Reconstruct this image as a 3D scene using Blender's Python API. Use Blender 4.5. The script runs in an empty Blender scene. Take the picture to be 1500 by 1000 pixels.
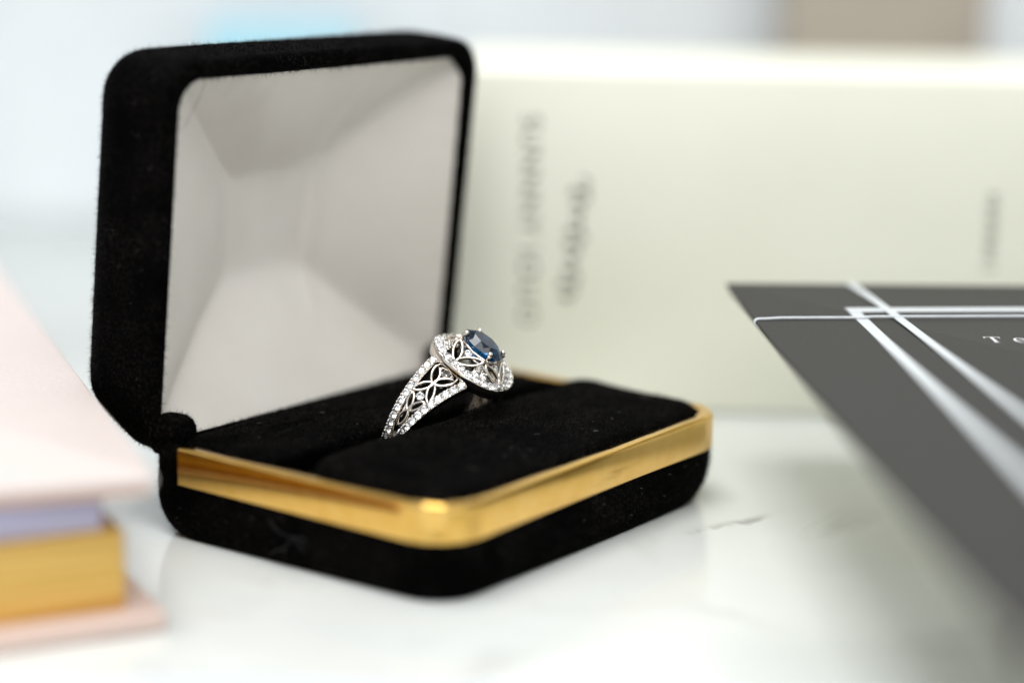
import bpy, math, random
import numpy as np
from mathutils import Vector, Matrix

# ---------------------------------------------------------------- basics
MM = 0.001                      # everything below is laid out in millimetres
sc = bpy.context.scene
C = sc.collection
rng = np.random.default_rng(7)
random.seed(7)

# ---------------------------------------------------------------- camera
PITCH, ROLL, YAWBOX = 0.213, 0.019, 0.945
cam_d = bpy.data.cameras.new('camera')
cam = bpy.data.objects.new('camera', cam_d); C.objects.link(cam)
cam_d.sensor_width = 36.0
cam_d.lens = 3081 / 1500 * 36.0
cam_d.clip_start = 0.01; cam_d.clip_end = 50
CAMLOC = Vector((8.94, -303.4, 91.8))
F = Vector((0, math.cos(PITCH), -math.sin(PITCH)))
Rr = Vector((1, 0, 0)); Uu = Rr.cross(F)
R2 = Rr * math.cos(ROLL) + Uu * math.sin(ROLL)
U2 = -Rr * math.sin(ROLL) + Uu * math.cos(ROLL)
m = Matrix((R2, U2, -F)).transposed().to_4x4()
m.translation = CAMLOC * MM
cam.matrix_world = m
cam_d.dof.use_dof = True
cam_d.dof.focus_distance = 307 * MM
cam_d.dof.aperture_fstop = 4.4
cam_d.dof.aperture_blades = 9
sc.camera = cam

# ---------------------------------------------------------------- world, lamps, exposure
w = bpy.data.worlds.new('World'); sc.world = w; w.use_nodes = True
bg = w.node_tree.nodes['Background']
bg.inputs['Color'].default_value = (0.92, 0.965, 1.0, 1)
bg.inputs['Strength'].default_value = 0.67

def area(name, loc, target, sx, sy, power, col):
    d = bpy.data.lights.new(name, 'AREA'); d.shape = 'RECTANGLE'
    d.size = sx; d.size_y = sy; d.energy = power; d.color = col
    o = bpy.data.objects.new(name, d); C.objects.link(o)
    o.location = Vector(loc) * MM
    o.rotation_euler = (Vector(target) * MM - o.location).to_track_quat('-Z', 'Y').to_euler()
    return o
area('ceiling_lamp', (-150, -20, 950), (0, 0, 0), 0.4, 0.4, 5.1, (1.0, 0.99, 0.97))
area('front_fill', (60, -700, 760), (0, 0, 30), 0.8, 0.8, 6.9, (1.0, 0.985, 0.96))  # added soft fill from behind the camera, not a lamp of the room

sc.view_settings.view_transform = 'Standard'
sc.view_settings.look = 'None'
sc.view_settings.exposure = 0.0
sc.view_settings.gamma = 1.0
sc.view_settings.use_curve_mapping = False
sc.render.engine = 'CYCLES'
sc.cycles.use_denoising = True
sc.cycles.max_bounces = 12
sc.cycles.transmission_bounces = 10
sc.cycles.glossy_bounces = 6
sc.cycles.sample_clamp_indirect = 8
sc.cycles.blur_glossy = 0.2

# ---------------------------------------------------------------- materials
def mat(name, col, rough=0.5, metal=0.0, **kw):
    mt = bpy.data.materials.new(name); mt.use_nodes = True
    b = mt.node_tree.nodes['Principled BSDF']
    b.inputs['Base Color'].default_value = (*col, 1)
    b.inputs['Roughness'].default_value = rough
    b.inputs['Metallic'].default_value = metal
    for k, v in kw.items():
        b.inputs[k.replace('_', ' ')].default_value = v
    return mt

def N(mt, typ, **kw):
    n = mt.node_tree.nodes.new(typ)
    for k, v in kw.items():
        if k in n.inputs: n.inputs[k].default_value = v
        else: setattr(n, k, v)
    return n
def L_(mt, a, b): mt.node_tree.links.new(a, b)
def bsdf(mt): return mt.node_tree.nodes['Principled BSDF']

def coords(mt, sx=1, sy=1, sz=1):
    tc = N(mt, 'ShaderNodeTexCoord'); mp = N(mt, 'ShaderNodeMapping')
    mp.inputs['Scale'].default_value = (sx, sy, sz)
    L_(mt, tc.outputs['Object'], mp.inputs['Vector'])
    return mp.outputs['Vector']

def velvet_nap(mt):
    """brushed nap: broad patches where the pile lies over and its sheen is put into the colour"""
    b = bsdf(mt); src = b.inputs['Base Color'].links[0].from_socket
    n = N(mt, 'ShaderNodeTexNoise'); n.inputs['Scale'].default_value = 130; n.inputs['Detail'].default_value = 3; n.inputs['Distortion'].default_value = .6
    L_(mt, coords(mt), n.inputs['Vector'])
    r = N(mt, 'ShaderNodeMapRange'); r.inputs['From Min'].default_value = .35; r.inputs['From Max'].default_value = .7
    r.inputs['To Min'].default_value = .35; r.inputs['To Max'].default_value = 2.6  # nap sheen painted by scaling the base colour
    L_(mt, n.outputs['Fac'], r.inputs['Value'])
    v = N(mt, 'ShaderNodeVectorMath', operation='SCALE'); L_(mt, src, v.inputs[0]); L_(mt, r.outputs['Result'], v.inputs['Scale'])
    L_(mt, v.outputs[0], b.inputs['Base Color'])

def noisy(mt, col_a, col_b, scale, detail=4, bump=0.0, bump_dist=0.0001, rough=None, sxyz=(1, 1, 1), lo=.3, hi=.7):
    v = coords(mt, *sxyz)
    n = N(mt, 'ShaderNodeTexNoise'); n.inputs['Scale'].default_value = scale; n.inputs['Detail'].default_value = detail
    L_(mt, v, n.inputs['Vector'])
    r = N(mt, 'ShaderNodeValToRGB')
    r.color_ramp.elements[0].position = lo; r.color_ramp.elements[1].position = hi
    r.color_ramp.elements[0].color = (*col_a, 1); r.color_ramp.elements[1].color = (*col_b, 1)
    L_(mt, n.outputs['Fac'], r.inputs['Fac']); L_(mt, r.outputs['Color'], bsdf(mt).inputs['Base Color'])
    if rough:
        rr_ = N(mt, 'ShaderNodeMapRange'); rr_.inputs['To Min'].default_value = rough[0]; rr_.inputs['To Max'].default_value = rough[1]
        L_(mt, n.outputs['Fac'], rr_.inputs['Value']); L_(mt, rr_.outputs['Result'], bsdf(mt).inputs['Roughness'])
    if bump:
        b = N(mt, 'ShaderNodeBump'); b.inputs['Strength'].default_value = bump; b.inputs['Distance'].default_value = bump_dist
        L_(mt, n.outputs['Fac'], b.inputs['Height']); L_(mt, b.outputs['Normal'], bsdf(mt).inputs['Normal'])
    return mt

def marble(name, base, vein, rough, streak=None):
    mt = mat(name, base, rough, **{'Specular_IOR_Level': 0.5})
    v = coords(mt)
    n1 = N(mt, 'ShaderNodeTexNoise'); n1.inputs['Scale'].default_value = 9; n1.inputs['Detail'].default_value = 8; n1.inputs['Distortion'].default_value = 1.2
    L_(mt, v, n1.inputs['Vector'])
    r1 = N(mt, 'ShaderNodeValToRGB'); e = r1.color_ramp.elements
    e[0].position = 0.47; e[0].color = (1, 1, 1, 1); e[1].position = 0.53; e[1].color = (1, 1, 1, 1)
    x = r1.color_ramp.elements.new(0.50); x.color = (0.0, 0.0, 0.0, 1)
    L_(mt, n1.outputs['Fac'], r1.inputs['Fac'])
    n2 = N(mt, 'ShaderNodeTexNoise'); n2.inputs['Scale'].default_value = 14; n2.inputs['Detail'].default_value = 5
    L_(mt, v, n2.inputs['Vector'])
    r2 = N(mt, 'ShaderNodeValToRGB'); r2.color_ramp.elements[0].position = 0.38; r2.color_ramp.elements[1].position = 0.66
    r2.color_ramp.elements[0].color = (*[c * 0.88 for c in base], 1); r2.color_ramp.elements[1].color = (*base, 1)
    L_(mt, n2.outputs['Fac'], r2.inputs['Fac'])
    n3 = N(mt, 'ShaderNodeTexNoise'); n3.inputs['Scale'].default_value = 30; n3.inputs['Detail'].default_value = 3
    L_(mt, v, n3.inputs['Vector'])
    r3 = N(mt, 'ShaderNodeMapRange'); r3.inputs['From Min'].default_value = 0.46; r3.inputs['From Max'].default_value = 0.75
    r3.inputs['To Max'].default_value = 0.5
    L_(mt, n3.outputs['Fac'], r3.inputs['Value'])
    inv = N(mt, 'ShaderNodeMath', operation='SUBTRACT'); inv.inputs[0].default_value = 1.0
    L_(mt, r1.outputs['Color'], inv.inputs[1])
    mul = N(mt, 'ShaderNodeMath', operation='MULTIPLY')
    L_(mt, inv.outputs[0], mul.inputs[0]); L_(mt, r3.outputs['Result'], mul.inputs[1])
    mx = N(mt, 'ShaderNodeMix', data_type='RGBA')
    L_(mt, mul.outputs[0], mx.inputs['Factor']); L_(mt, r2.outputs['Color'], mx.inputs[6])
    mx.inputs[7].default_value = (*vein, 1)
    out = mx.outputs[2]
    if streak:                                # one darker hairline vein in the stone
        (ax, ay), (bx_, by_) = streak
        tc = N(mt, 'ShaderNodeTexCoord'); mp = N(mt, 'ShaderNodeMapping', vector_type='TEXTURE')
        mp.inputs['Location'].default_value = (ax * MM, ay * MM, 0); mp.inputs['Rotation'].default_value = (0, 0, math.atan2(by_ - ay, bx_ - ax))
        L_(mt, tc.outputs['Object'], mp.inputs['Vector'])
        sp_ = N(mt, 'ShaderNodeSeparateXYZ'); L_(mt, mp.outputs['Vector'], sp_.inputs[0])
        nz = N(mt, 'ShaderNodeTexNoise'); nz.inputs['Scale'].default_value = 120; nz.inputs['Detail'].default_value = 5; L_(mt, mp.outputs['Vector'], nz.inputs['Vector'])
        def m_(op, a, b):
            q = N(mt, 'ShaderNodeMath', operation=op); q.use_clamp = op == 'SMOOTH_MIN'
            for k_, z in enumerate((a, b)):
                if isinstance(z, (int, float)): q.inputs[k_].default_value = z
                else: L_(mt, z, q.inputs[k_])
            return q.outputs[0]
        def mr(v, f0, f1, t0=0., t1=1.):
            q = N(mt, 'ShaderNodeMapRange'); q.inputs['From Min'].default_value = f0; q.inputs['From Max'].default_value = f1
            q.inputs['To Min'].default_value = t0; q.inputs['To Max'].default_value = t1; L_(mt, v, q.inputs['Value']); return q.outputs['Result']
        yy = m_('ABSOLUTE', m_('ADD', sp_.outputs['Y'], m_('MULTIPLY', m_('SUBTRACT', nz.outputs['Fac'], .5), .006)), 0)
        line = mr(yy, 0, .0014, 1., 0.)
        ln_ = math.hypot(bx_ - ax, by_ - ay) * MM
        ends = m_('MULTIPLY', mr(sp_.outputs['X'], 0, .003), mr(sp_.outputs['X'], ln_ - .008, ln_, 1., 0.))
        gate = mr(nz.outputs['Fac'], .42, .62, .08, .7)
        mx2 = N(mt, 'ShaderNodeMix', data_type='RGBA'); L_(mt, m_('MULTIPLY', m_('MULTIPLY', line, ends), gate), mx2.inputs['Factor'])
        L_(mt, out, mx2.inputs[6]); mx2.inputs[7].default_value = (.2, .19, .18, 1); out = mx2.outputs[2]
    L_(mt, out, bsdf(mt).inputs['Base Color'])
    return mt

M = {}
M['marble'] = marble('white_marble', (0.75, 0.78, 0.765), (0.33, 0.32, 0.30), 0.16, ((34, -9), (52, 4)))
M['wall'] = marble('pale_wall_marble', (0.80, 0.83, 0.855), (0.50, 0.53, 0.56), 0.5)
M['velvet'] = mat('black_velvet', (0.0016, 0.0015, 0.0016), 0.8, Specular_IOR_Level=0.03, Sheen_Weight=0.012, Sheen_Roughness=0.25)
noisy(M['velvet'], (0.0002, 0.0002, 0.0002), (0.0095, 0.0082, 0.0075), 2400, 4, lo=.5, hi=.78)
velvet_nap(M['velvet'])
bsdf(M['velvet']).inputs['Sheen Tint'].default_value = (0.8, 0.7, 0.66, 1)
M['gold'] = noisy(mat('polished_gold_foil', (0.83, 0.53, 0.16), 0.13, 1.0), (0.76, 0.45, 0.10), (0.83, 0.52, 0.15), 420, 6, 0.05, 0.0001, (0.05, 0.20))
M['white_gold'] = mat('white_gold', (0.85, 0.79, 0.72), 0.10, 1.0)
M['diamond'] = mat('diamond', (1, 1, 1), 0.0, 0.0, IOR=2.42, Transmission_Weight=1.0)
M['sapphire'] = mat('sapphire', (0.005, 0.065, 0.18), 0.01, 0.0, IOR=1.5, Transmission_Weight=1.0)
M['satin'] = noisy(mat('ivory_satin', (0.76, 0.71, 0.64), 0.28, 0.0, Specular_IOR_Level=0.8, Sheen_Weight=0.1), (0.71, 0.665, 0.60), (0.77, 0.73, 0.67), 60, 3, 0.2, 0.0004)
M['lint'] = mat('pale_lint', (0.15, 0.145, 0.14), 0.9)
M['dustgrey'] = mat('grey_pile_mark', (0.03, 0.03, 0.031), 0.95)
M['pink'] = noisy(mat('blush_linen_cover', (0.82, 0.66, 0.62), 0.6), (0.62, 0.535, 0.505), (0.69, 0.605, 0.575), 2600, 3, 0.4, 0.0002)
M['pinkedge'] = noisy(mat('shaded_board_edge', (0.55, 0.37, 0.28), 0.7), (0.52, 0.35, 0.26), (0.58, 0.40, 0.31), 1500, 3)  # tan board, with the shade under the cover put into its colour
M['blush'] = noisy(mat('deep_blush_cover', (0.74, 0.56, 0.50), 0.6), (0.64, 0.49, 0.43), (0.68, 0.53, 0.47), 2600, 3, 0.4, 0.0002)
M['lavender'] = noisy(mat('lavender_paper', (0.42, 0.40, 0.58), 0.8), (0.33, 0.32, 0.44), (0.42, 0.41, 0.53), 420, 4, sxyz=(0.05, 0.05, 9))
M['gilt'] = noisy(mat('gilded_page_edges', (0.80, 0.52, 0.16), 0.38, 0.75), (0.56, 0.33, 0.07), (0.82, 0.53, 0.16), 160, 5, sxyz=(0.15, 0.15, 9))
M['charcoal'] = noisy(mat('charcoal_card', (0.055, 0.053, 0.047), 0.7, Specular_IOR_Level=0.2), (0.038, 0.037, 0.034), (0.050, 0.048, 0.044), 1900, 5, 0.25, 0.0001)
M['ribbon'] = noisy(mat('white_satin_ribbon', (0.80, 0.82, 0.84), 0.4), (0.56, 0.59, 0.61), (0.64, 0.67, 0.69), 900, 2)
M['ink_white'] = mat('white_ink', (0.8, 0.8, 0.79), 0.6)
M['cream'] = noisy(mat('cream_carton', (0.79, 0.79, 0.68), 0.34, Specular_IOR_Level=0.5), (0.755, 0.755, 0.635), (0.79, 0.79, 0.68), 25, 2)
M['ink_grey'] = mat('grey_green_ink', (0.19, 0.20, 0.16), 0.6)
M['blue'] = noisy(mat('sky_blue_card', (0.36, 0.62, 0.72), 0.6), (0.34, 0.60, 0.70), (0.38, 0.64, 0.74), 30, 2)
M['taupe'] = noisy(mat('taupe_board', (0.36, 0.31, 0.25), 0.6), (0.34, 0.295, 0.24), (0.38, 0.33, 0.27), 30, 2)
M['paper'] = noisy(mat('cool_white_paper', (0.84, 0.87, 0.92), 0.6), (0.68, 0.715, 0.77), (0.71, 0.745, 0.80), 40, 2)

# ---------------------------------------------------------------- object helpers
class MB:
    def __init__(s): s.v = []; s.f = []; s.sm = []
    def add(s, vs, fs, smooth=True):
        o = len(s.v)
        s.v.extend([tuple(float(c) for c in p) for p in vs])
        s.f.extend([tuple(i + o for i in f) for f in fs]); s.sm.extend([smooth] * len(fs))
        return o
    def build(s, name, material, parent=None, extra=None):
        v = np.array(s.v, float) if s.v else np.zeros((0, 3))
        faces = list(s.f); sm = list(s.sm)
        if extra is not None:                      # (n,3,3) loose triangles: velvet pile
            n = len(extra); o = len(v)
            v = np.vstack([v, extra.reshape(-1, 3)])
            idx = (np.arange(3 * n).reshape(n, 3) + o).tolist()
            faces += idx; sm += [False] * n
        me = bpy.data.meshes.new(name)
        me.from_pydata((v * MM).tolist(), [], faces)
        me.polygons.foreach_set('use_smooth', sm)
        me.materials.append(M[material])
        me.update()
        o = bpy.data.objects.new(name, me); C.objects.link(o)
        if parent: o.parent = parent
        return o

def empty(name, loc=(0, 0, 0), rz=0.0):
    o = bpy.data.objects.new(name, None); C.objects.link(o)
    o.empty_display_size = 0.01
    o.location = Vector(loc) * MM; o.rotation_euler = (0, 0, rz)
    return o
def tag(o, label, cat, group=None):
    o['label'] = label; o['category'] = cat
    if group: o['group'] = group
    return o

def rr(x0, x1, y0, y1, r, n=8, sub=6, rb=None):
    """rounded rectangle outline, CCW, constant vertex count"""
    lim = min((x1 - x0) / 2 - .01, (y1 - y0) / 2 - .01)
    q = list(r) if isinstance(r, (tuple, list)) else [r, r if rb is None else rb, r if rb is None else rb, r]   # corners x1y0, x1y1, x0y1, x0y0
    a, b, c, d = [max(min(v, lim), .01) for v in q]
    cs = [(x1 - a, y0 + a, -90, a), (x1 - b, y1 - b, 0, b), (x0 + c, y1 - c, 90, c), (x0 + d, y0 + d, 180, d)]
    pts = []
    for k, (cx, cy, a0, r) in enumerate(cs):
        arc = [(cx + r * math.cos(math.radians(a0 + 90 * i / n)), cy + r * math.sin(math.radians(a0 + 90 * i / n))) for i in range(n + 1)]
        pts += arc
        nx, ny, na, nr = cs[(k + 1) % 4]
        q = (nx + nr * math.cos(math.radians(na)), ny + nr * math.sin(math.radians(na)))
        for i in range(1, sub):
            t = i / sub; pts.append((arc[-1][0] * (1 - t) + q[0] * t, arc[-1][1] * (1 - t) + q[1] * t))
    return pts

def loft(mb, loops, cap0=False, cap1=False, smooth=True):
    n = len(loops[0]); vs = [p for l in loops for p in l]; fs = []
    for k in range(len(loops) - 1):
        for i in range(n):
            j = (i + 1) % n
            fs.append((k * n + i, k * n + j, (k + 1) * n + j, (k + 1) * n + i))
    if cap1:
        c = np.mean(np.array(loops[-1]), axis=0); vs.append(tuple(c)); ci = len(vs) - 1; b = (len(loops) - 1) * n
        fs += [(b + i, b + (i + 1) % n, ci) for i in range(n)]
    if cap0:
        c = np.mean(np.array(loops[0]), axis=0); vs.append(tuple(c)); ci = len(vs) - 1
        fs += [((i + 1) % n, i, ci) for i in range(n)]
    mb.add(vs, fs, smooth)

def box(mb, x0, x1, y0, y1, z0, z1, r=0.6, e=0.3, n=4):
    """block with rounded upright corners and softened top and bottom edges"""
    L = []
    for i, z in ((e, z0), (e * .3, z0 + e * .3), (0, z0 + e), (0, z1 - e), (e * .3, z1 - e * .3), (e, z1)):
        L.append([(x, y, z) for x, y in rr(x0 + i, x1 - i, y0 + i, y1 - i, max(r - i * .5, .05), n, 1)])
    loft(mb, L, True, True)

def sphere(mb, c, r, nu=8, nv=5):
    vs = [(c[0], c[1], c[2] + r)]; fs = []
    for j in range(1, nv):
        a = math.pi * j / nv
        for i in range(nu):
            b = 2 * math.pi * i / nu
            vs.append((c[0] + r * math.sin(a) * math.cos(b), c[1] + r * math.sin(a) * math.sin(b), c[2] + r * math.cos(a)))
    vs.append((c[0], c[1], c[2] - r))
    for i in range(nu):
        fs.append((0, 1 + i, 1 + (i + 1) % nu))
        b = 1 + (nv - 2) * nu; fs.append((len(vs) - 1, b + (i + 1) % nu, b + i))
    for j in range(nv - 2):
        for i in range(nu):
            a = 1 + j * nu; b = a + nu; fs.append((a + i, b + i, b + (i + 1) % nu, a + (i + 1) % nu))
    mb.add(vs, fs)

def tube(mb, pts, r, n=6, closed=False, radii=None):
    P = [Vector(p) for p in pts]; m_ = len(P); vs = []; fs = []
    up = Vector((0.13, 0.37, 0.92))
    for k in range(m_):
        t = (P[(k + 1) % m_] - P[k - 1]) if closed else (P[min(k + 1, m_ - 1)] - P[max(k - 1, 0)])
        t.normalize(); a = t.cross(up).normalized(); b = t.cross(a)
        rk = radii[k] if radii else r
        for i in range(n):
            th = 2 * math.pi * i / n; q = P[k] + a * rk * math.cos(th) + b * rk * math.sin(th); vs.append(tuple(q))
    for k in range(m_ if closed else m_ - 1):
        k2 = (k + 1) % m_
        for i in range(n): fs.append((k * n + i, k * n + (i + 1) % n, k2 * n + (i + 1) % n, k2 * n + i))
    if not closed:
        fs.append(tuple(range(n - 1, -1, -1))); fs.append(tuple((m_ - 1) * n + i for i in range(n)))
    mb.add(vs, fs)

def pile(mb, density, ln=(0.12, 0.95), wid=0.05, keep=None, comb=(0, 0, 0), tilt=0.45):
    """velvet pile: thin upright fibre triangles scattered over a mesh builder's faces"""
    v = np.array(mb.v, float); tris = []
    for f in mb.f:
        for k in range(1, len(f) - 1): tris.append((f[0], f[k], f[k + 1]))
    t = v[np.array(tris)]
    cr = np.cross(t[:, 1] - t[:, 0], t[:, 2] - t[:, 0]); ar = np.linalg.norm(cr, axis=1) / 2
    ok = ar > 1e-9; t, cr, ar = t[ok], cr[ok], ar[ok]; nn = cr / np.linalg.norm(cr, axis=1)[:, None]
    cen = t.mean(1); mid = (cen * ar[:, None]).sum(0) / ar.sum()
    sg_ = ((nn * (cen - mid)).sum(1) * ar).sum(); nn = nn if sg_ > 0 else -nn        # pile always stands outwards
    num = int(ar.sum() * density)
    pick = rng.choice(len(ar), num, p=ar / ar.sum())
    u = rng.random((num, 2)); fl = u.sum(1) > 1; u[fl] = 1 - u[fl]
    p = t[pick, 0] + (t[pick, 1] - t[pick, 0]) * u[:, :1] + (t[pick, 2] - t[pick, 0]) * u[:, 1:]
    nrm = nn[pick]
    if keep is not None:
        kk = keep(p, nrm); p, nrm = p[kk], nrm[kk]; num = len(p)
    d = nrm + rng.normal(0, tilt, (num, 3)) + np.array(comb)
    d /= np.linalg.norm(d, axis=1)[:, None]
    side = np.cross(d, rng.normal(0, 1, (num, 3))); side /= np.linalg.norm(side, axis=1)[:, None]
    le = rng.uniform(.12, .45, (num, 1)); lo_ = rng.random((num, 1)) < .16; le = np.where(lo_, rng.uniform(.45, ln[1] + .15, (num, 1)), le); wd = wid * rng.uniform(.6, 1.3, (num, 1))
    b = p - d * 0.04
    return np.stack([b - side * wd / 2, b + side * wd / 2, b + d * le], 1)

# ================================================================ THE SETTING
mb = MB(); box(mb, -700, 700, -420, 262, -30, 0, 2, 1)
table = mb.build('table', 'marble'); table['kind'] = 'structure'
mb = MB(); box(mb, -700, 700, 264, 284, -30, 420, 2, 1)
wall = mb.build('wall', 'wall'); wall['kind'] = 'structure'

# ================================================================ RING BOX
W, D_ = 70.92, 54.0             # hinge length, depth
ZB, ZT = 8.1, 13.32             # lower and upper edge of the gold band
hx, hy = W / 2, D_ / 2
rbox = empty('ring_box', (0, 0, 0), YAWBOX)      # local x along the hinge, -y to the front
tag(rbox, 'open black velvet ring box with polished gold band and pale satin lid lining', 'ring box')
RC = 7.0

def outline(i, z, rc=RC, n=8, sub=10):
    k = max(0., min(1., (6.0 - z) / 6.0)) if i < 2.2 else 0.      # corners grow rounder towards the foot
    a = max(rc - i * .75, 1.2); b = max(3.0 - i * .3, 1.0)
    return rr(-hx + i, hx - i, -hy + i, hy - i, (a + 6 * k ** 2, b + 4 * k ** 2, b + 5.5 * k ** 2, a), n, sub)

# base shell
mb = MB()
prof = [(2.6, 5.0), (2.6, 12.2), (2.3, 12.9), (1.5, 13.25), (0.8, 13.1), (0.25, 12.6), (0.12, 11.5), (0.1, 9.0), (0.0, 8.0), (0.05, 6.0)]
rb_ = 6.4
for k in range(1, 10):
    a = math.radians(90 * k / 9)
    prof.append((0.05 + 0.9 * (1 - math.cos(a)) ** 1.6, 6.0 - 5.95 * math.sin(a)))
loops = [[(x, y, z) for x, y in outline(i, z)] for i, z in prof]
loops = [l[::-1] for l in loops]
loft(mb, loops, False, True)
def keep_base(p, n):
    banded = (p[:, 2] > ZB - .45) & ~((p[:, 1] > hy - 6.3) & (p[:, 1] > -999))
    inside = (p[:, 2] > 4) & (np.abs(p[:, 0]) < hx - 2.4) & (np.abs(p[:, 1]) < hy - 2.4)
    return ~banded & ~inside & (p[:, 2] > 0.5)
ex = pile(mb, 30, keep=keep_base, comb=(0, 0, -.25))
mb.build('base_shell', 'velvet', rbox, ex)

# gold band: three sides, folded over the rim
mb = MB()
pts = []
n_c = 4
def gold_path(o):
    """path at outward offset o, from the left side round the front to the right side"""
    r = RC + o; P = []
    for k in range(13): P.append((-hx - o, hy - 6.0 + (-hy + RC - hy + 6.0) * k / 12))
    for k in range(1, n_c): a = math.radians(180 + 90 * k / n_c); P.append((-hx + RC + r * math.cos(a), -hy + RC + r * math.sin(a)))
    for k in range(17): P.append((-hx + RC + (W - 2 * RC) * k / 16, -hy - o))
    for k in range(1, n_c): a = math.radians(270 + 90 * k / n_c); P.append((hx - RC + r * math.cos(a), -hy + RC + r * math.sin(a)))
    for k in range(13): P.append((hx + o, -hy + RC + (hy - 6.0 + hy - RC) * k / 12))
    return P
gp = [(-.05, ZB), (.26, ZB), (.32, ZB + .08), (.32, ZT - .5)]
for k in range(1, 8):
    a = math.radians(90 * k / 8); gp.append((.32 - .6 * (1 - math.cos(a)), ZT - .5 + .65 * math.sin(a)))
gp += [(-.6, ZT + .15), (-1.75, ZT + .13), (-1.85, ZT + .02), (-1.8, ZT - .12), (-.7, ZT - .1), (-.05, ZT - 1.0)]
rows = [gold_path(o) for o, z in gp]
npth = len(rows[0]); vs = []; fs = []
for k in range(npth):
    corner = 12 <= k <= 16 or 32 <= k <= 36
    wob = .02 * math.sin(k * 1.7) + (.07 * math.sin(k * 2.9 + 1) if corner else 0)
    for (o, z), row in zip(gp, rows): vs.append((row[k][0], row[k][1], z + (wob if z > ZT - .9 else 0)))
g = len(gp)
for k in range(npth - 1):
    for i in range(g):
        j = (i + 1) % g; fs.append((k * g + i, (k + 1) * g + i, (k + 1) * g + j, k * g + j))
fs.append(tuple(range(g))); fs.append(tuple((npth - 1) * g + i for i in range(g - 1, -1, -1)))
for q_, f_ in enumerate(fs[:-2]):
    k_ = q_ // g; mb.f.append(f_); mb.sm.append(not (12 <= k_ < 16 or 32 <= k_ < 36))
mb.v.extend(vs); mb.add([vs[i] for i in range(g)], [tuple(range(g))], False)
mb.add([vs[(npth - 1) * g + i] for i in range(g)], [tuple(range(g - 1, -1, -1))], False)
gb = mb.build('gold_band', 'gold', rbox); gb['label'] = 'polished gold band folded over the rim'

# cushions either side of the ring slot
def cushion(y0, y1, slot_side, lean, dome):
    mb = MB(); L = []
    for i, z in ((0, 3), (0, 8), (0, 11.6), (.2, 12.7), (.6, 13.5), (1.3, 14.0), (2.8, 14.4), (5.2, 14.6), (7.5, 14.75), (9.2, 14.8)):
        z2 = z if z < 13 else 13 + (z - 13) * dome
        lp = []
        for x, y in rr(-hx + 2.2 + i, hx - 2.2 - i, y0 + i * .98, y1 - i * .98, max(4.5 - i * .7, .6), 8, 14):
            s = (y - y0) / (y1 - y0); s = s if slot_side > 0 else 1 - s
            yy = y + lean * (14 - min(z, 14)) * max(s, 0) ** 3
            zz = z2 + (0.22 * math.sin(x * .21 + y0) + .13 * math.sin(x * .5 + y * .4)) * min(max(i - .3, 0), 1)
            if z > 13: zz -= .9 * min(i, 3) / 3 * (1 - s) ** 1.5 * dome
            lp.append((x, yy, zz))
        L.append(lp)
    loft(mb, L, False, True)
    return mb
def keep_cush(p, n): return p[:, 2] > 9.5
mb = cushion(4.6, hy - 2.0, -1, .62, 1.0)
c1 = mb.build('cushion', 'velvet', rbox, pile(mb, 26, keep=keep_cush, comb=(.2, -.2, 0)))
mb = cushion(-hy + 2.0, .3, 1, .25, 1.7)
c2 = mb.build('cushion', 'velvet', rbox, pile(mb, 26, keep=keep_cush, comb=(.2, -.2, 0)))

# lid: local (x, t up the rim plane, w back into the lid)
PHI, ZH = 0.099, ZT + .5
LD = 17.5
def lid(x, t, w_):
    return (x, hy - t * math.sin(PHI) + w_ * math.cos(PHI), ZH + t * math.cos(PHI) + w_ * math.sin(PHI))
mb = MB(); LB = -3.5
prof = [(2.9, 3.0), (2.9, 1.0), (2.7, .45), (2.1, .1), (1.3, 0), (.6, .12), (.15, .5), (0, 1.1), (0, 5), (.1, 9.0)]
re = 8.2
for k in range(1, 11):
    a = math.radians(90 * k / 10)
    prof.append((.1 + re * (1 - math.cos(a)), LD - re + re * math.sin(a)))
loops = []
for i, w_ in prof:
    loops.append([lid(x, t, w_) for x, t in rr(-hx + i, hx - i, LB + (i * .15 if w_ < 3.1 else 1.9 * max(i, max(0, w_ - 5) * .22)), D_ - i, max(6.2 - i * .6, 1.4), 8, 14)][::-1])
loops = [l[::-1] for l in loops]
loft(mb, loops, False, True)
def keep_lid(p, n): return np.ones(len(p), bool)
ex = pile(mb, 30, keep=keep_lid, comb=(0, 0, -.3))
lidshell = mb.build('lid_shell', 'velvet', rbox, ex)

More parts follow.
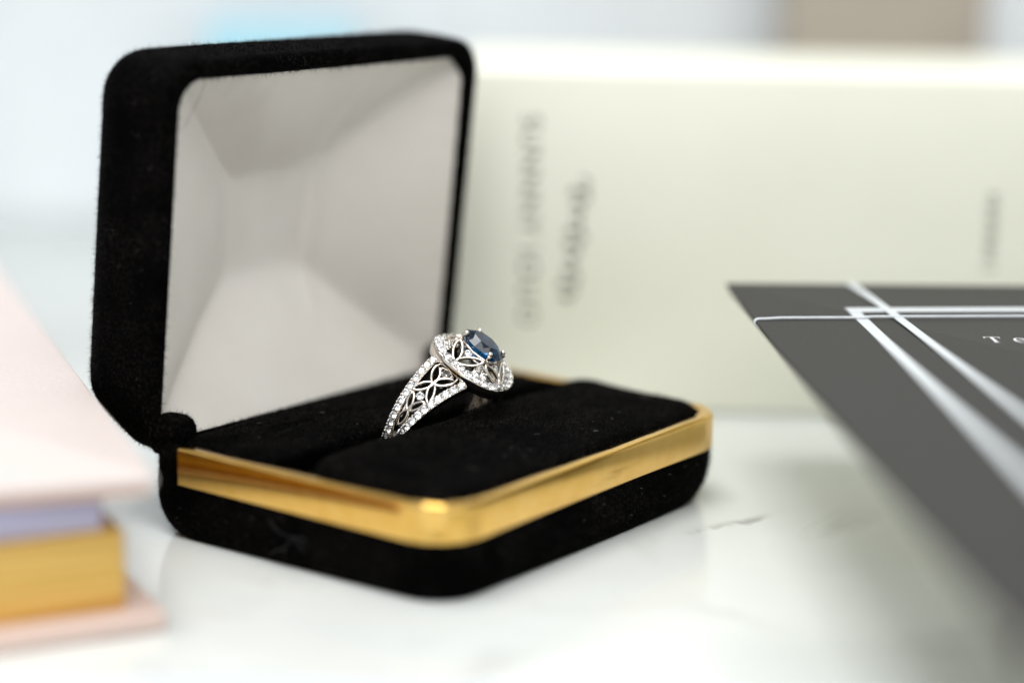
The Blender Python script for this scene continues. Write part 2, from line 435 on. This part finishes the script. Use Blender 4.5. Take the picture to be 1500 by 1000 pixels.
# satin lining: stretched fabric, four side walls bowing in, creased towards the corners
mb = MB(); nx, nt = 110, 90; vs = []; fs = []
def sstep(q): q = max(0., min(1., q)); return q * q * (3 - 2 * q)
for j in range(nt + 1):
    for i in range(nx + 1):
        X = -1 + 2 * i / nx; T = -1 + 2 * j / nt
        bx = .40 + .34 * (1 - T * T); bt = .36 + .36 * (1 - X * X)
        qx = (1 - abs(X)) / bx; qt = (1 - abs(T)) / bt
        kk = 26 - 14 * min(1, math.hypot(X, T) * .6)
        sm = -math.log(math.exp(-kk * min(qx, 1.5)) + math.exp(-kk * min(qt, 1.5)) + math.exp(-kk)) / kk
        d = 12.0 * max(sm, 0)
        # soft tension folds running out of the corners, and a ridge near the right-hand wall
        ang = math.atan2(T, X); rad = min(1, math.hypot(X, T))
        d += .22 * math.sin(ang * 5 + 2.2 * rad + .6) * rad ** 2 * (1 - rad ** 4)
        d += -.5 * math.exp(-((X - .30 - .05 * T) / .045) ** 2) * (1 - T * T) * (1 if T > -.4 else max(0, 1 + (T + .4) * 3))
        d += .12 * math.sin(17 * X + 5 * T) * (1 - X * X) * (1 - T * T)
        eg = math.exp(-(1 - abs(T)) / .07) * math.sin(61 * X + 2 * math.sin(7 * X)) + math.exp(-(1 - abs(X)) / .06) * math.sin(47 * T + 2 * math.sin(6 * T))
        d += .16 * eg * min(1, 6 * (1 - max(abs(X), abs(T))) + .2)
        vs.append(lid(X * (hx - 2.2), (D_ + LB - 1.0) / 2 + T * ((D_ - LB + 1.0) / 2 - 2.2), .9 + max(d, 0)))
for j in range(nt):
    for i in range(nx):
        a = j * (nx + 1) + i; fs.append((a, a + 1, a + nx + 2, a + nx + 1))
mb.add(vs, fs)
sat = mb.build('satin_lining', 'satin', rbox); sat['label'] = 'pale satin lining stretched inside the lid'

# velvet hinge covers at both ends of the hinge line
for sx in (-1, 1):
    mb = MB(); xx = sx * (hx - 3.7); L = []
    for i, z in ((1.2, ZT - 2.0), (.3, ZT - 1.0), (0, ZT + .2), (0, ZT + 1.6), (.35, ZT + 2.5), (1.0, ZT + 3.1), (1.7, ZT + 3.3)):
        L.append([(x, y, z) for x, y in rr(xx - 2.9 + i * .5, xx + 2.9 - i * .7, hy - 3.6 + i * .8, hy + 1.4 - i * .3, 1.1, 6, 2)])
    loft(mb, L, False, True)
    mb.build('hinge_cover', 'velvet', rbox, pile(mb, 30))

# lint and dust caught in the pile
mb = MB()
def strand(p, r, ln, r2=.4):
    a = random.uniform(0, 6.28); q = Vector(p); P = [q.copy()]
    for k in range(5):
        a += random.uniform(-.8, .8); q = q + Vector((math.cos(a), math.sin(a), random.uniform(-r2, r2))) * ln / 5; P.append(q.copy())
    tube(mb, P, r, 4)
for k in range(90):       # on the cushions
    x = random.uniform(-hx + 5, hx - 5); y = random.uniform(-hy + 5, hy - 5)
    if -1.5 < y < 5: continue
    strand((x, y, 15.0 + random.uniform(-.1, .2)), random.uniform(.012, .028), random.uniform(.15, .9), .25)
for k in range(36):       # on the front and left sides of the base
    z = random.uniform(2.5, 7.5)
    strand((random.uniform(-hx + 6, hx - 6), -hy - .42, z) if k % 2 else (-hx - .42, random.uniform(-hy + 6, hy - 4), z), random.uniform(.012, .024), random.uniform(.15, .5))
for k in range(18):       # on the lid's side
    t = random.uniform(6, 50); p = Vector(lid(-hx - .42, t, random.uniform(1.5, 9)))
    strand(p, random.uniform(.009, .014), random.uniform(.3, .9))
li = mb.build('lint', 'lint', rbox); li['kind'] = 'stuff'
# crushed-pile mark on the left side
mb = MB()
def mark(pts):
    P = [Vector((-hx - .38, y, z)) for y, z in pts]
    tube(mb, P, .1, 5, radii=[.03 + .03 * random.random() for _ in P])
mark([(3.5, 6.6), (2.8, 5.6), (1.4, 4.9), (-.6, 4.7), (-2.0, 4.0), (-2.6, 3.1)])
mark([(-.6, 4.7), (.2, 3.6), (1.2, 2.7), (2.6, 2.2), (3.4, 1.4)])
mark([(-.6, 4.7), (-2.4, 5.0), (-3.4, 4.5)])
pm = mb.build('pile_mark', 'dustgrey', rbox)
# stray hair curling off the lid's upper left corner
mb = MB(); P = []
for k in range(14):
    s = k / 13; P.append(lid(-hx + 3.2 + 4.4 * math.sin(s * 1.5), D_ - 9.5 + 6.4 * s + .8 * math.sin(s * 3), -.15 + .5 * s))
tube(mb, P, .028, 4); mb.build('stray_hair', 'dustgrey', rbox)

# ================================================================ RING
u_ = Vector((math.cos(YAWBOX), math.sin(YAWBOX), 0)); v_ = Vector((math.sin(YAWBOX), -math.cos(YAWBOX), 0)); up_ = Vector((0, 0, 1))
Zr = (u_ * .10 + v_ * .515 + up_ * .85).normalized()
Yr = (u_ - Zr * u_.dot(Zr)).normalized()
Xr = Yr.cross(Zr)
RINGC = Vector((-1.9, 2.6, 13.8))
ring = empty('diamond_ring')
mw = Matrix((Xr, Yr, Zr)).transposed().to_4x4(); mw.translation = RINGC * MM
ring.matrix_world = mw
tag(ring, 'white gold diamond ring with oval dark blue sapphire and openwork shoulders', 'ring')

# one brilliant-cut stone of unit diameter
def brilliant(sx=1., sy=1., crown=.17, pav=.42, table=.56, pr=.22, pd=.55):
    vs = []; fs = []
    for i in range(8): a = math.pi / 4 * i; vs.append((table / 2 * math.cos(a), table / 2 * math.sin(a), crown))
    for i in range(8): a = math.pi / 4 * (i + .5); vs.append((.405 * math.cos(a), .405 * math.sin(a), crown * .52))
    for i in range(16): a = math.pi / 8 * i; vs.append((.5 * math.cos(a), .5 * math.sin(a), .02))
    for i in range(16): a = math.pi / 8 * i; vs.append((.5 * math.cos(a), .5 * math.sin(a), -.02))
    for i in range(8): a = math.pi / 4 * (i + .5); vs.append((pr * math.cos(a), pr * math.sin(a), -.02 - (pav - .02) * pd))
    vs.append((0, 0, -pav))
    fs.append(tuple(range(8)))
    for i in range(8):
        j = (i + 1) % 8; g = 16 + 2 * i; g1 = 16 + 2 * i + 1; g2 = 16 + (2 * i + 2) % 16
        fs.append((i, 8 + i, j))
        fs.append((i, 8 + (i - 1) % 8, g, 8 + i))
        fs.append((8 + i, g, g1)); fs.append((8 + i, g1, g2))
        b = 32 + 2 * i; b1 = b + 1; b2 = 32 + (2 * i + 2) % 16; p = 48 + i
        fs.append((b, p, b1)); fs.append((b1, p, b2)); fs.append((b, 48 + (i - 1) % 8, 56, p))
    for i in range(16): j = (i + 1) % 16; fs.append((16 + i, 32 + i, 32 + j, 16 + j))
    return [(x * sx, y * sy, z) for x, y, z in vs], fs
sv, sf = brilliant()
stone_me = bpy.data.meshes.new('diamond'); stone_me.from_pydata([tuple(c * MM for c in p) for p in sv], [], sf)
stone_me.materials.append(M['diamond'])
def stone(parent, pos, nrm, d):
    o = bpy.data.objects.new('diamond', stone_me); C.objects.link(o); o.parent = parent
    q = Vector(nrm).to_track_quat('Z', 'Y')
    o.matrix_local = Matrix.Translation(Vector(pos) * MM) @ q.to_matrix().to_4x4() @ Matrix.Rotation(random.uniform(0, .8), 4, 'Z') @ Matrix.Scale(d, 4)
    return o

def loop_wire(mb, fn, P, Q, hw, tw=.30, th=.5, n=22):
    """marquise-shaped wire from P to Q in a 2-D chart; fn(a,b,h) -> 3-D"""
    P = np.array(P, float); Q = np.array(Q, float); ax = Q - P; ln = np.linalg.norm(ax); ax /= ln; pr = np.array([-ax[1], ax[0]])
    pts = []
    for k in range(n):
        s = k / n
        if s < .5: t = s * 2; pts.append(P + ax * ln * (.5 - .5 * math.cos(math.pi * t)) + pr * hw * math.sin(math.pi * t) ** 1.25)
        else: t = (s - .5) * 2; pts.append(Q - ax * ln * (.5 - .5 * math.cos(math.pi * t)) - pr * hw * math.sin(math.pi * t) ** 1.25)
    c = (P + Q) / 2
    sec = [(-.5, -.5), (-.5, .25), (-.3, .5), (.3, .5), (.5, .25), (.5, -.5)]
    vs = []; fs = []
    for k in range(n):
        t = pts[(k + 1) % n] - pts[k - 1]; t /= max(np.linalg.norm(t), 1e-6); o = np.array([t[1], -t[0]])
        if np.dot(o, pts[k] - c) < 0: o = -o
        for a, h in sec: q = pts[k] + o * a * tw; vs.append(tuple(fn(q[0], q[1], h * th)))
    m_ = len(sec)
    for k in range(n):
        k2 = (k + 1) % n
        for i in range(m_): j = (i + 1) % m_; fs.append((k * m_ + i, k2 * m_ + i, k2 * m_ + j, k * m_ + j))
    mb.add(vs, fs)

RS = 10.5
def rad_at(th):                 # outer radius of the shoulders, th in degrees from the top
    t = max(0, min(1, (th - 25) / 75)); return 10.9 - .35 * t
def surf(sgn):
    def f(X, s, h):
        th = math.radians(s); r = rad_at(s) + h
        return Vector((X, -sgn * r * math.sin(th), r * math.cos(th)))
    return f
def railX(th):
    t = max(0, min(1, (100 - th) / 76)); return .95 + 2.35 * t ** 1.05
# lower shank
mb = MB(); L = []
for k in range(33):
    a = math.radians(106 + 148 * k / 32); t = abs(k - 16) / 16; hw = 1.0 + .3 * t ** 3; r0, r1 = 9.3, 10.25
    sec = [(-hw, r0 + .1), (-hw, r1 - .3), (-hw * .6, r1), (hw * .6, r1), (hw, r1 - .3), (hw, r0 + .1), (hw * .6, r0), (-hw * .6, r0)]
    L.append([(x, -r * math.sin(a), r * math.cos(a)) for x, r in sec])
loft(mb, L, True, True); mb.build('shank', 'white_gold', ring)
# split shoulders with pave rails and openwork
for sgn in (1, -1):
    S = surf(sgn)
    for sx in (-1, 1):
        mb = MB(); L = []
        for k in range(30):
            th = 18 + 98 * k / 29; X = sx * railX(th); hw = .62
            L.append([S(X + a, th, b) for a, b in ((-hw, -1.25), (-hw, -.18), (-hw * .9, -.1), (-hw * .8, -.2), (-hw * .45, -.72), (hw * .45, -.72), (hw * .8, -.2), (hw * .9, -.1), (hw, -.18), (hw, -1.25))])
        loft(mb, [l if sgn > 0 else l[::-1] for l in L], True, True)
        ths = [24.5 + 6.75 * k for k in range(14)]
        for th in ths[:-1]:
            for q in (-1, 1):
                for e in (-.42, .42):
                    p = S(sx * railX(th + 3.37) + q * .47, th + 3.37 + e, .02); sphere(mb, p, .14, 6, 4)
        rail = mb.build('rail', 'white_gold', ring)
        for th in ths:
            p = S(sx * railX(th), th, .04); nrm = Vector((0, p.y, p.z)).normalized() + Vector((sx * .12, 0, 0))
            stone(rail, p, nrm, 1.2)
    # openwork petals (angles in degrees along the shank, X across)
    def chart(X, s, h): return S(X, 24 + s / .187, h - .25)
    def ch(th): return (th - 24) * .187
    petals = [((0, ch(45)), (-1.85, ch(31)), .62), ((0, ch(45)), (1.85, ch(31)), .62),
              ((0, ch(45)), (-1.6, ch(59)), .55), ((0, ch(45)), (1.6, ch(59)), .55),
              ((0, ch(74.5)), (-1.25, ch(61)), .47), ((0, ch(74.5)), (1.25, ch(61)), .47), ((0, ch(74.5)), (0, ch(89)), .55)]
    for P, Q, hw in petals:
        mb = MB(); loop_wire(mb, chart, P, Q, hw, .37, .55); mb.build('petal', 'white_gold', ring)
    for th, X, d in ((31.5, 0, 1.45), (59.5, 0, 1.3)):
        mb = MB(); p = S(X, th, -.2); n_ = Vector((0, p.y, p.z)).normalized()
        cup = []
        for k, (r_, h_) in enumerate(((.35, -.8), (.62, -.15), (.66, .0), (.55, -.05), (.25, -.6), (.05, -.7))):
            t1 = n_.cross(Vector((1, 0, 0))).normalized()
            cup.append([tuple(p + n_ * h_ + (Vector((1, 0, 0)) * math.cos(a) + t1 * math.sin(a)) * r_ * d / 1.3) for a in [2 * math.pi * i / 14 for i in range(14)]])
        loft(mb, cup)
        for k in range(4):
            a = math.pi / 4 + math.pi / 2 * k; sphere(mb, p + n_ * .12 + (Vector((1, 0, 0)) * math.cos(a) + t1 * math.sin(a)) * .56 * d / 1.3, .17, 6, 4)
        st = mb.build('setting', 'white_gold', ring); stone(st, p + n_ * .12, n_, d)

# halo: a soft cushion outline, dipping where the shoulders meet it
def halo_pt(a, o=0.0):
    ca, sa = math.cos(a), math.sin(a); e = .86
    x = (5.85 + o) * math.copysign(abs(ca) ** e, ca); y = (5.55 + o) * math.copysign(abs(sa) ** e, sa)
    z = 11.25 - .35 * math.cos(2 * a) * 0 - .55 * abs(ca) ** 3 + .05
    return Vector((x, y, z))
mb = MB(); L = []; NH = 96
for k in range(NH + 1):
    a = 2 * math.pi * k / NH
    L.append([tuple(halo_pt(a, o) + Vector((0, 0, h))) for o, h in ((-.62, -1.0), (-.68, -.2), (-.62, -.08), (-.52, -.2), (-.3, -.85), (.3, -.85), (.52, -.22), (.62, -.1), (.72, -.25), (.66, -.9), (.35, -2.0), (-.3, -2.0))])
loft(mb, L)
HS = 26; angs = []
acc = [0.]; 
for k in range(720): acc.append(acc[-1] + (halo_pt(2 * math.pi * (k + 1) / 720) - halo_pt(2 * math.pi * k / 720)).length)
for k in range(HS): angs.append(2 * math.pi * float(np.interp(acc[-1] * (k + .5) / HS, acc, np.arange(721))) / 720)
for k, a in enumerate(angs):
    a2 = angs[(k + 1) % HS] + (2 * math.pi if k == HS - 1 else 0); am = (a + a2) / 2
    for o in (-.42, .5): sphere(mb, halo_pt(am, o) + Vector((0, 0, .02)), .17, 6, 4)
halo = mb.build('halo', 'white_gold', ring)
for a in angs:
    p = halo_pt(a, .04); out = Vector((math.cos(a), math.sin(a), 0)); stone(halo, p + Vector((0, 0, .06)), (Vector((0, 0, 1)) + out * .3), 1.5)
# corner clusters rising from the halo towards the prongs
for qx in (-1, 1):
    for qy in (-1, 1):
        mb = MB(); dirv = Vector((qx * .74, qy * .67, 0)).normalized(); tan = Vector((-dirv.y, dirv.x, 0))
        nrm = (dirv * .55 + Vector((0, 0, .85))).normalized()
        spots = [(4.75, -.62, 11.5), (4.75, .62, 11.5), (3.75, 0, 12.05)]
        for rr_, tt, zz in spots:
            p = dirv * rr_ + tan * tt + Vector((0, 0, zz)); a1 = nrm.cross(tan)
            loft(mb, [[tuple(p + nrm * h_ + (tan * math.cos(b) + a1 * math.sin(b)) * r_) for b in [2 * math.pi * i / 12 for i in range(12)]] for r_, h_ in ((.3, -1.2), (.58, -.2), (.62, -.05), (.5, -.1), (.25, -.6), (.05, -.7))])
            for b in (.8, 2.4, 3.9, 5.5): sphere(mb, p + nrm * .08 + (tan * math.cos(b) + a1 * math.sin(b)) * .55, .16, 6, 4)
        cl = mb.build('cluster', 'white_gold', ring)
        for rr_, tt, zz in spots: stone(cl, dirv * rr_ + tan * tt + Vector((0, 0, zz)) + nrm * .08, nrm, 1.1)
# basket, prongs, sapphire
GZ, GA, GB = 13.95, 3.65, 2.42
mb = MB()
for zz, f_ in ((11.7, .62), (12.9, .80)):
    tube(mb, [(GA * f_ * math.cos(a), GB * f_ * math.sin(a), zz) for a in [2 * math.pi * k / 40 for k in range(40)]], .26, 8, True)
mb.build('basket', 'white_gold', ring)
for qx in (-1, 1):
    for qy in (-1, 1):
        mb = MB(); ex_, ey_ = GA * .70 * qx, GB * .72 * qy
        P = [(ex_ * .62, ey_ * .62, 10.6), (ex_ * .82, ey_ * .82, 12.2), (ex_ * 1.06, ey_ * 1.06, 13.4), (ex_ * 1.09, ey_ * 1.09, 13.95), (ex_ * 1.0, ey_ * 1.0, 14.4)]
        tube(mb, P, .3, 8, radii=[.34, .33, .32, .31, .27]); sphere(mb, (ex_ * 1.0, ey_ * 1.0, 14.38), .41, 10, 7)
        mb.build('prong', 'white_gold', ring)
# petals between halo and stone: a pair springing from each side of the halo
def frame_chart(P, Q, Nn):
    P, Q = Vector(P), Vector(Q); ax = (Q - P).normalized(); nn = (Vector(Nn) - ax * ax.dot(Vector(Nn))).normalized(); pr = nn.cross(ax)
    return (lambda a, b, h: P + ax * a + pr * b + nn * h), (Q - P).length
for node, ends, nn in (((0, -5.1, 11.45), ((-2.55, -2.35, 13.0), (2.55, -2.35, 13.0)), (0, -.75, .7)), ((0, 5.1, 11.45), ((-2.55, 2.35, 13.0), (2.55, 2.35, 13.0)), (0, .75, .7)),
                       ((5.6, 0, 10.95), ((3.1, -2.2, 12.7), (3.1, 2.2, 12.7)), (.8, 0, .6)), ((-5.6, 0, 10.95), ((-3.1, -2.2, 12.7), (-3.1, 2.2, 12.7)), (-.8, 0, .6))):
    for e_ in ends:
        fn, ln = frame_chart(node, e_, nn); mb = MB(); loop_wire(mb, fn, (0, 0), (ln, 0), .68, .37, .5); mb.build('petal', 'white_gold', ring)
    mid = (Vector(ends[0]) + Vector(ends[1])) / 2; p = Vector(node).lerp(mid, .78); n_ = Vector(nn).normalized()
    mb = MB(); t0 = n_.orthogonal().normalized(); t1 = n_.cross(t0)
    loft(mb, [[tuple(p + n_ * h_ + (t0 * math.cos(b) + t1 * math.sin(b)) * r_) for b in [2 * math.pi * i / 12 for i in range(12)]] for r_, h_ in ((.3, -.9), (.58, -.2), (.62, -.05), (.5, -.1), (.25, -.6), (.05, -.7))])
    st = mb.build('setting', 'white_gold', ring); stone(st, p + n_ * .1, n_, 1.15)
gv, gf = brilliant(GA * 2, GB * 2, 0.95, 2.5, .62, .37, .5)
mb = MB(); mb.add([(x, y, z * (1 if z < .1 else 1) + GZ) for x, y, z in gv], gf, False)
sp = mb.build('sapphire', 'sapphire', ring); sp['label'] = 'oval faceted dark blue sapphire'

# ================================================================ LEFT: BLUSH BOOK
bk = empty('book', (-34.6, -54.0, 0), math.radians(27))     # local: corner at origin, -x along the front, +y away
tag(bk, 'blush pink hardback with gilded and lavender page edges beside the ring box', 'book')
mb = MB(); box(mb, -110, 0, 0, 215, 18.6, 20.2, .8, .5); o = mb.build('front_cover', 'pink', bk); o.rotation_euler = (0, 0, math.radians(-6))
mb = MB(); box(mb, -110, -.4, .5, 214.5, 17.5, 18.58, .6, .3); o2 = mb.build('cover_board', 'pinkedge', o)
mb = MB(); box(mb, -120, 1.0, -.6, 195, 0.02, 2.6, .8, .5); mb.build('back_cover', 'blush', bk)
mb = MB(); box(mb, -120, -3.4, 2.4, 191, 2.65, 12.9, .3, .15); o = mb.build('page_block', 'gilt', bk); o['label'] = 'gilded lower page block'
mb = MB(); box(mb, -120, -5.8, 3.4, 190, 12.92, 17.45, .3, .15); o = mb.build('page_block', 'lavender', bk); o['label'] = 'lavender upper page block'
mb = MB(); box(mb, -122.4, -120.05, -.4, 195, 0.02, 17.4, .8, .5); mb.build('spine', 'pink', bk)

# ================================================================ RIGHT: CHARCOAL FOLDER ON A BOX
BZ = 29.6
fd = empty('folder', (43.4, 32.2, BZ - 1.5), math.radians(3.1)); fd.scale = (.984, .984, 1)     # local: far left corner at origin, +x right, -y near
tag(fd, 'charcoal grey presentation folder lying above the table at right', 'folder')
mb = MB(); box(mb, 0, 118, -176, 0, 1.1, 1.5, .5, .12); mb.build('cover', 'charcoal', fd)
mb = MB(); box(mb, .3, 118, -176, -.3, 0, .5, .5, .12); mb.build('back_cover', 'cream', fd)  # unseen underside, made cream to bounce warm light into the shadow below
mb = MB(); box(mb, 1.5, 117, -175, -1.5, .52, 1.08, .3, .1); mb.build('inner_sheets', 'paper', fd)
# printed lettering: T e, wide-spaced serif capitals
def strip(mb, pts, z, wd):
    vs = []; fs = []
    for k, (x, y) in enumerate(pts):
        a = pts[max(k - 1, 0)]; b = pts[min(k + 1, len(pts) - 1)]; dx, dy = b[0] - a[0], b[1] - a[1]; l = math.hypot(dx, dy) or 1
        w2 = (wd[k] if isinstance(wd, (list, tuple)) else wd) / 2
        vs += [(x - dy / l * w2, y + dx / l * w2, z), (x + dy / l * w2, y - dx / l * w2, z)]
    for k in range(len(pts) - 1): fs.append((2 * k, 2 * k + 1, 2 * k + 3, 2 * k + 2))
    mb.add(vs, fs, False)
mb = MB(); zt_ = 1.505; ox, oy, h_ = 32.9, -44.8, 3.6
strip(mb, [(ox, oy), (ox, oy + h_)], zt_, .42); strip(mb, [(ox - 1.15, oy + h_ - .1), (ox + 1.15, oy + h_ - .1)], zt_ + .003, .22)
strip(mb, [(ox - 1.1, oy + h_ - .9), (ox - 1.1, oy + h_)], zt_ + .006, .14); strip(mb, [(ox + 1.1, oy + h_ - .9), (ox + 1.1, oy + h_)], zt_ + .006, .14)
strip(mb, [(ox - .5, oy + .08), (ox + .5, oy + .08)], zt_ + .003, .16)
mb.build('letter', 'ink_white', fd)
mb = MB(); cx_, cy_ = ox + 3.9, oy + 1.5
strip(mb, [(cx_ + .85 * math.cos(math.radians(a)), cy_ + 1.45 * math.sin(math.radians(a))) for a in range(5, 325, 16)], zt_, [.18 + .16 * abs(math.cos(math.radians(a))) for a in range(5, 325, 16)])
strip(mb, [(cx_ - .75, cy_ + .1), (cx_ + .8, cy_ + .1)], zt_ + .003, .2)
mb.build('letter', 'ink_white', fd)
# white ribbon and cord wrapped round the folder
rbn = empty('ribbon', (43.4, 32.2, BZ), math.radians(3.1)); rbn.scale = (.984, .984, 1)
tag(rbn, 'narrow white ribbon and cord wrapped across the charcoal folder', 'ribbon')
def flat(mb, pts, wid, th=.12):
    for k in range(len(pts) - 1):
        pass
    vs = []; fs = []
    for k, (x, y, z) in enumerate(pts):
        a = pts[max(k - 1, 0)]; b = pts[min(k + 1, len(pts) - 1)]; dx, dy = b[0] - a[0], b[1] - a[1]; l = math.hypot(dx, dy) or 1
        nx_, ny_ = -dy / l * wid / 2, dx / l * wid / 2
        vs += [(x + nx_, y + ny_, z), (x - nx_, y - ny_, z), (x - nx_, y - ny_, z + th), (x + nx_, y + ny_, z + th)]
    for k in range(len(pts) - 1):
        a = 4 * k; b = a + 4
        for i in range(4): j = (i + 1) % 4; fs.append((a + i, a + j, b + j, b + i))
    fs += [(3, 2, 1, 0), tuple(4 * (len(pts) - 1) + i for i in range(4))]
    mb.add(vs, fs, False)
mb = MB(); flat(mb, [(16.4, -21.4, .02), (16.4, -60, .02), (16.3, -115, .02), (16.2, -174, .02)], 1.9); mb.build('ribbon_band', 'ribbon', rbn)
mb = MB(); flat(mb, [(20.7, .3, .02), (21.7, -22, .3), (24.3, -87, .02), (28, -174, .02)], 1.5)
flat(mb, [(20.6, .32, -3.0), (20.6, .3, .0)], 1.7) ; mb.build('ribbon_band', 'ribbon', rbn)
mb = MB(); flat(mb, [(15.4, -23.1, .15), (43, -21.5, .15), (80, -21, .15), (117, -20.5, .15)], 3.0); mb.build('ribbon_band', 'ribbon', rbn)
mb = MB(); P = [(1.2, -30.9, -.7), (.4, -30.9, -.7), (-.05, -30.9, -.66), (-.24, -30.9, -.45), (-.26, -30.85, -.2), (-.16, -30.8, .06), (.1, -30.7, .2), (.6, -30.6, .24), (1.5, -30.5, .24)] + [(x, -30.4 + min(x, 45) * .06, .33 + (.12 if x > 16 else 0)) for x in (4, 10, 16, 18, 24, 30, 45, 60, 90, 117)]
tube(mb, P, .22, 8); mb.build('cord', 'ribbon', rbn)
# the box the folder lies on
mb = MB(); box(mb, 86, 150, -120, 8, 0.02, BZ - 1.52, 1.5, .6)
tag(mb.build('support_box', 'taupe'), 'low taupe box hidden under the charcoal folder', 'box')

# ================================================================ BEHIND
cb = empty('carton', (-2, 64, 0), math.radians(-1.0))
tag(cb, 'cream carton lying on its side behind the ring box with sideways grey lettering', 'carton')
mb = MB(); box(mb, 0, 150, 0, 62, 0.02, 60.5, 1.6, 1.0, 6); mb.build('carton_body', 'cream', cb)
def text_mesh(name, body, size, x, z, mt, parent, spacing=1.0, shear=0.0):
    cu = bpy.data.curves.new(name, 'FONT'); cu.body = body; cu.size = size * MM; cu.space_character = spacing; cu.shear = shear
    cu.extrude = 0.00002
    tmp = bpy.data.objects.new('tmp', cu); C.objects.link(tmp)
    dg = bpy.context.evaluated_depsgraph_get(); me = bpy.data.meshes.new_from_object(tmp.evaluated_get(dg))
    bpy.data.objects.remove(tmp); me.materials.clear(); me.materials.append(M[mt]); me.name = name
    o = bpy.data.objects.new(name, me); C.objects.link(o); o.parent = parent
    # stand upright on the front face, reading downwards
    o.matrix_local = Matrix.Translation(Vector((x, -.03, z)) * MM) @ Matrix.Rotation(math.radians(90), 4, 'X') @ Matrix.Rotation(math.radians(-90), 4, 'Z')
    return o
text_mesh('lettering', 'SUNNNY', 4.9, 12.0, 53.0, 'ink_grey', cb, 1.1)
text_mesh('lettering', 'IOUO', 4.9, 12.0, 29.5, 'ink_grey', cb, 1.2)
mb = MB(); P = []
for k in range(90):            # handwritten line, running downwards
    q = k / 89; P.append((21.4 + 1.3 * math.sin(q * 58) * (1 + .5 * math.sin(q * 17)) - 2.2 * q + 1.2, -.05, 41.5 - 22 * q + .8 * math.cos(q * 58)))
tube(mb, P, .26, 4); mb.build('lettering', 'ink_grey', cb)
text_mesh('lettering', 'HHHNH I', 3.6, 93.6, 41.0, 'ink_grey', cb, .9)

bl = MB(); box(bl, -71, -33, 238, 252, 0.02, 56, 1, .6)
tag(bl.build('blue_box', 'blue'), 'sky blue upright box far behind the open lid', 'box')
tb = MB(); box(tb, 76, 125, 222, 250, 0.02, 110, 1, .6)
tag(tb.build('taupe_box', 'taupe'), 'taupe brown upright box in the background above the cream carton', 'box')
pp = MB(); box(pp, -160, 60, -240, -71, 0.02, .5, .4, .1)
tag(pp.build('paper_sheet', 'paper'), 'cool white paper sheet along the bottom edge of the picture', 'paper')
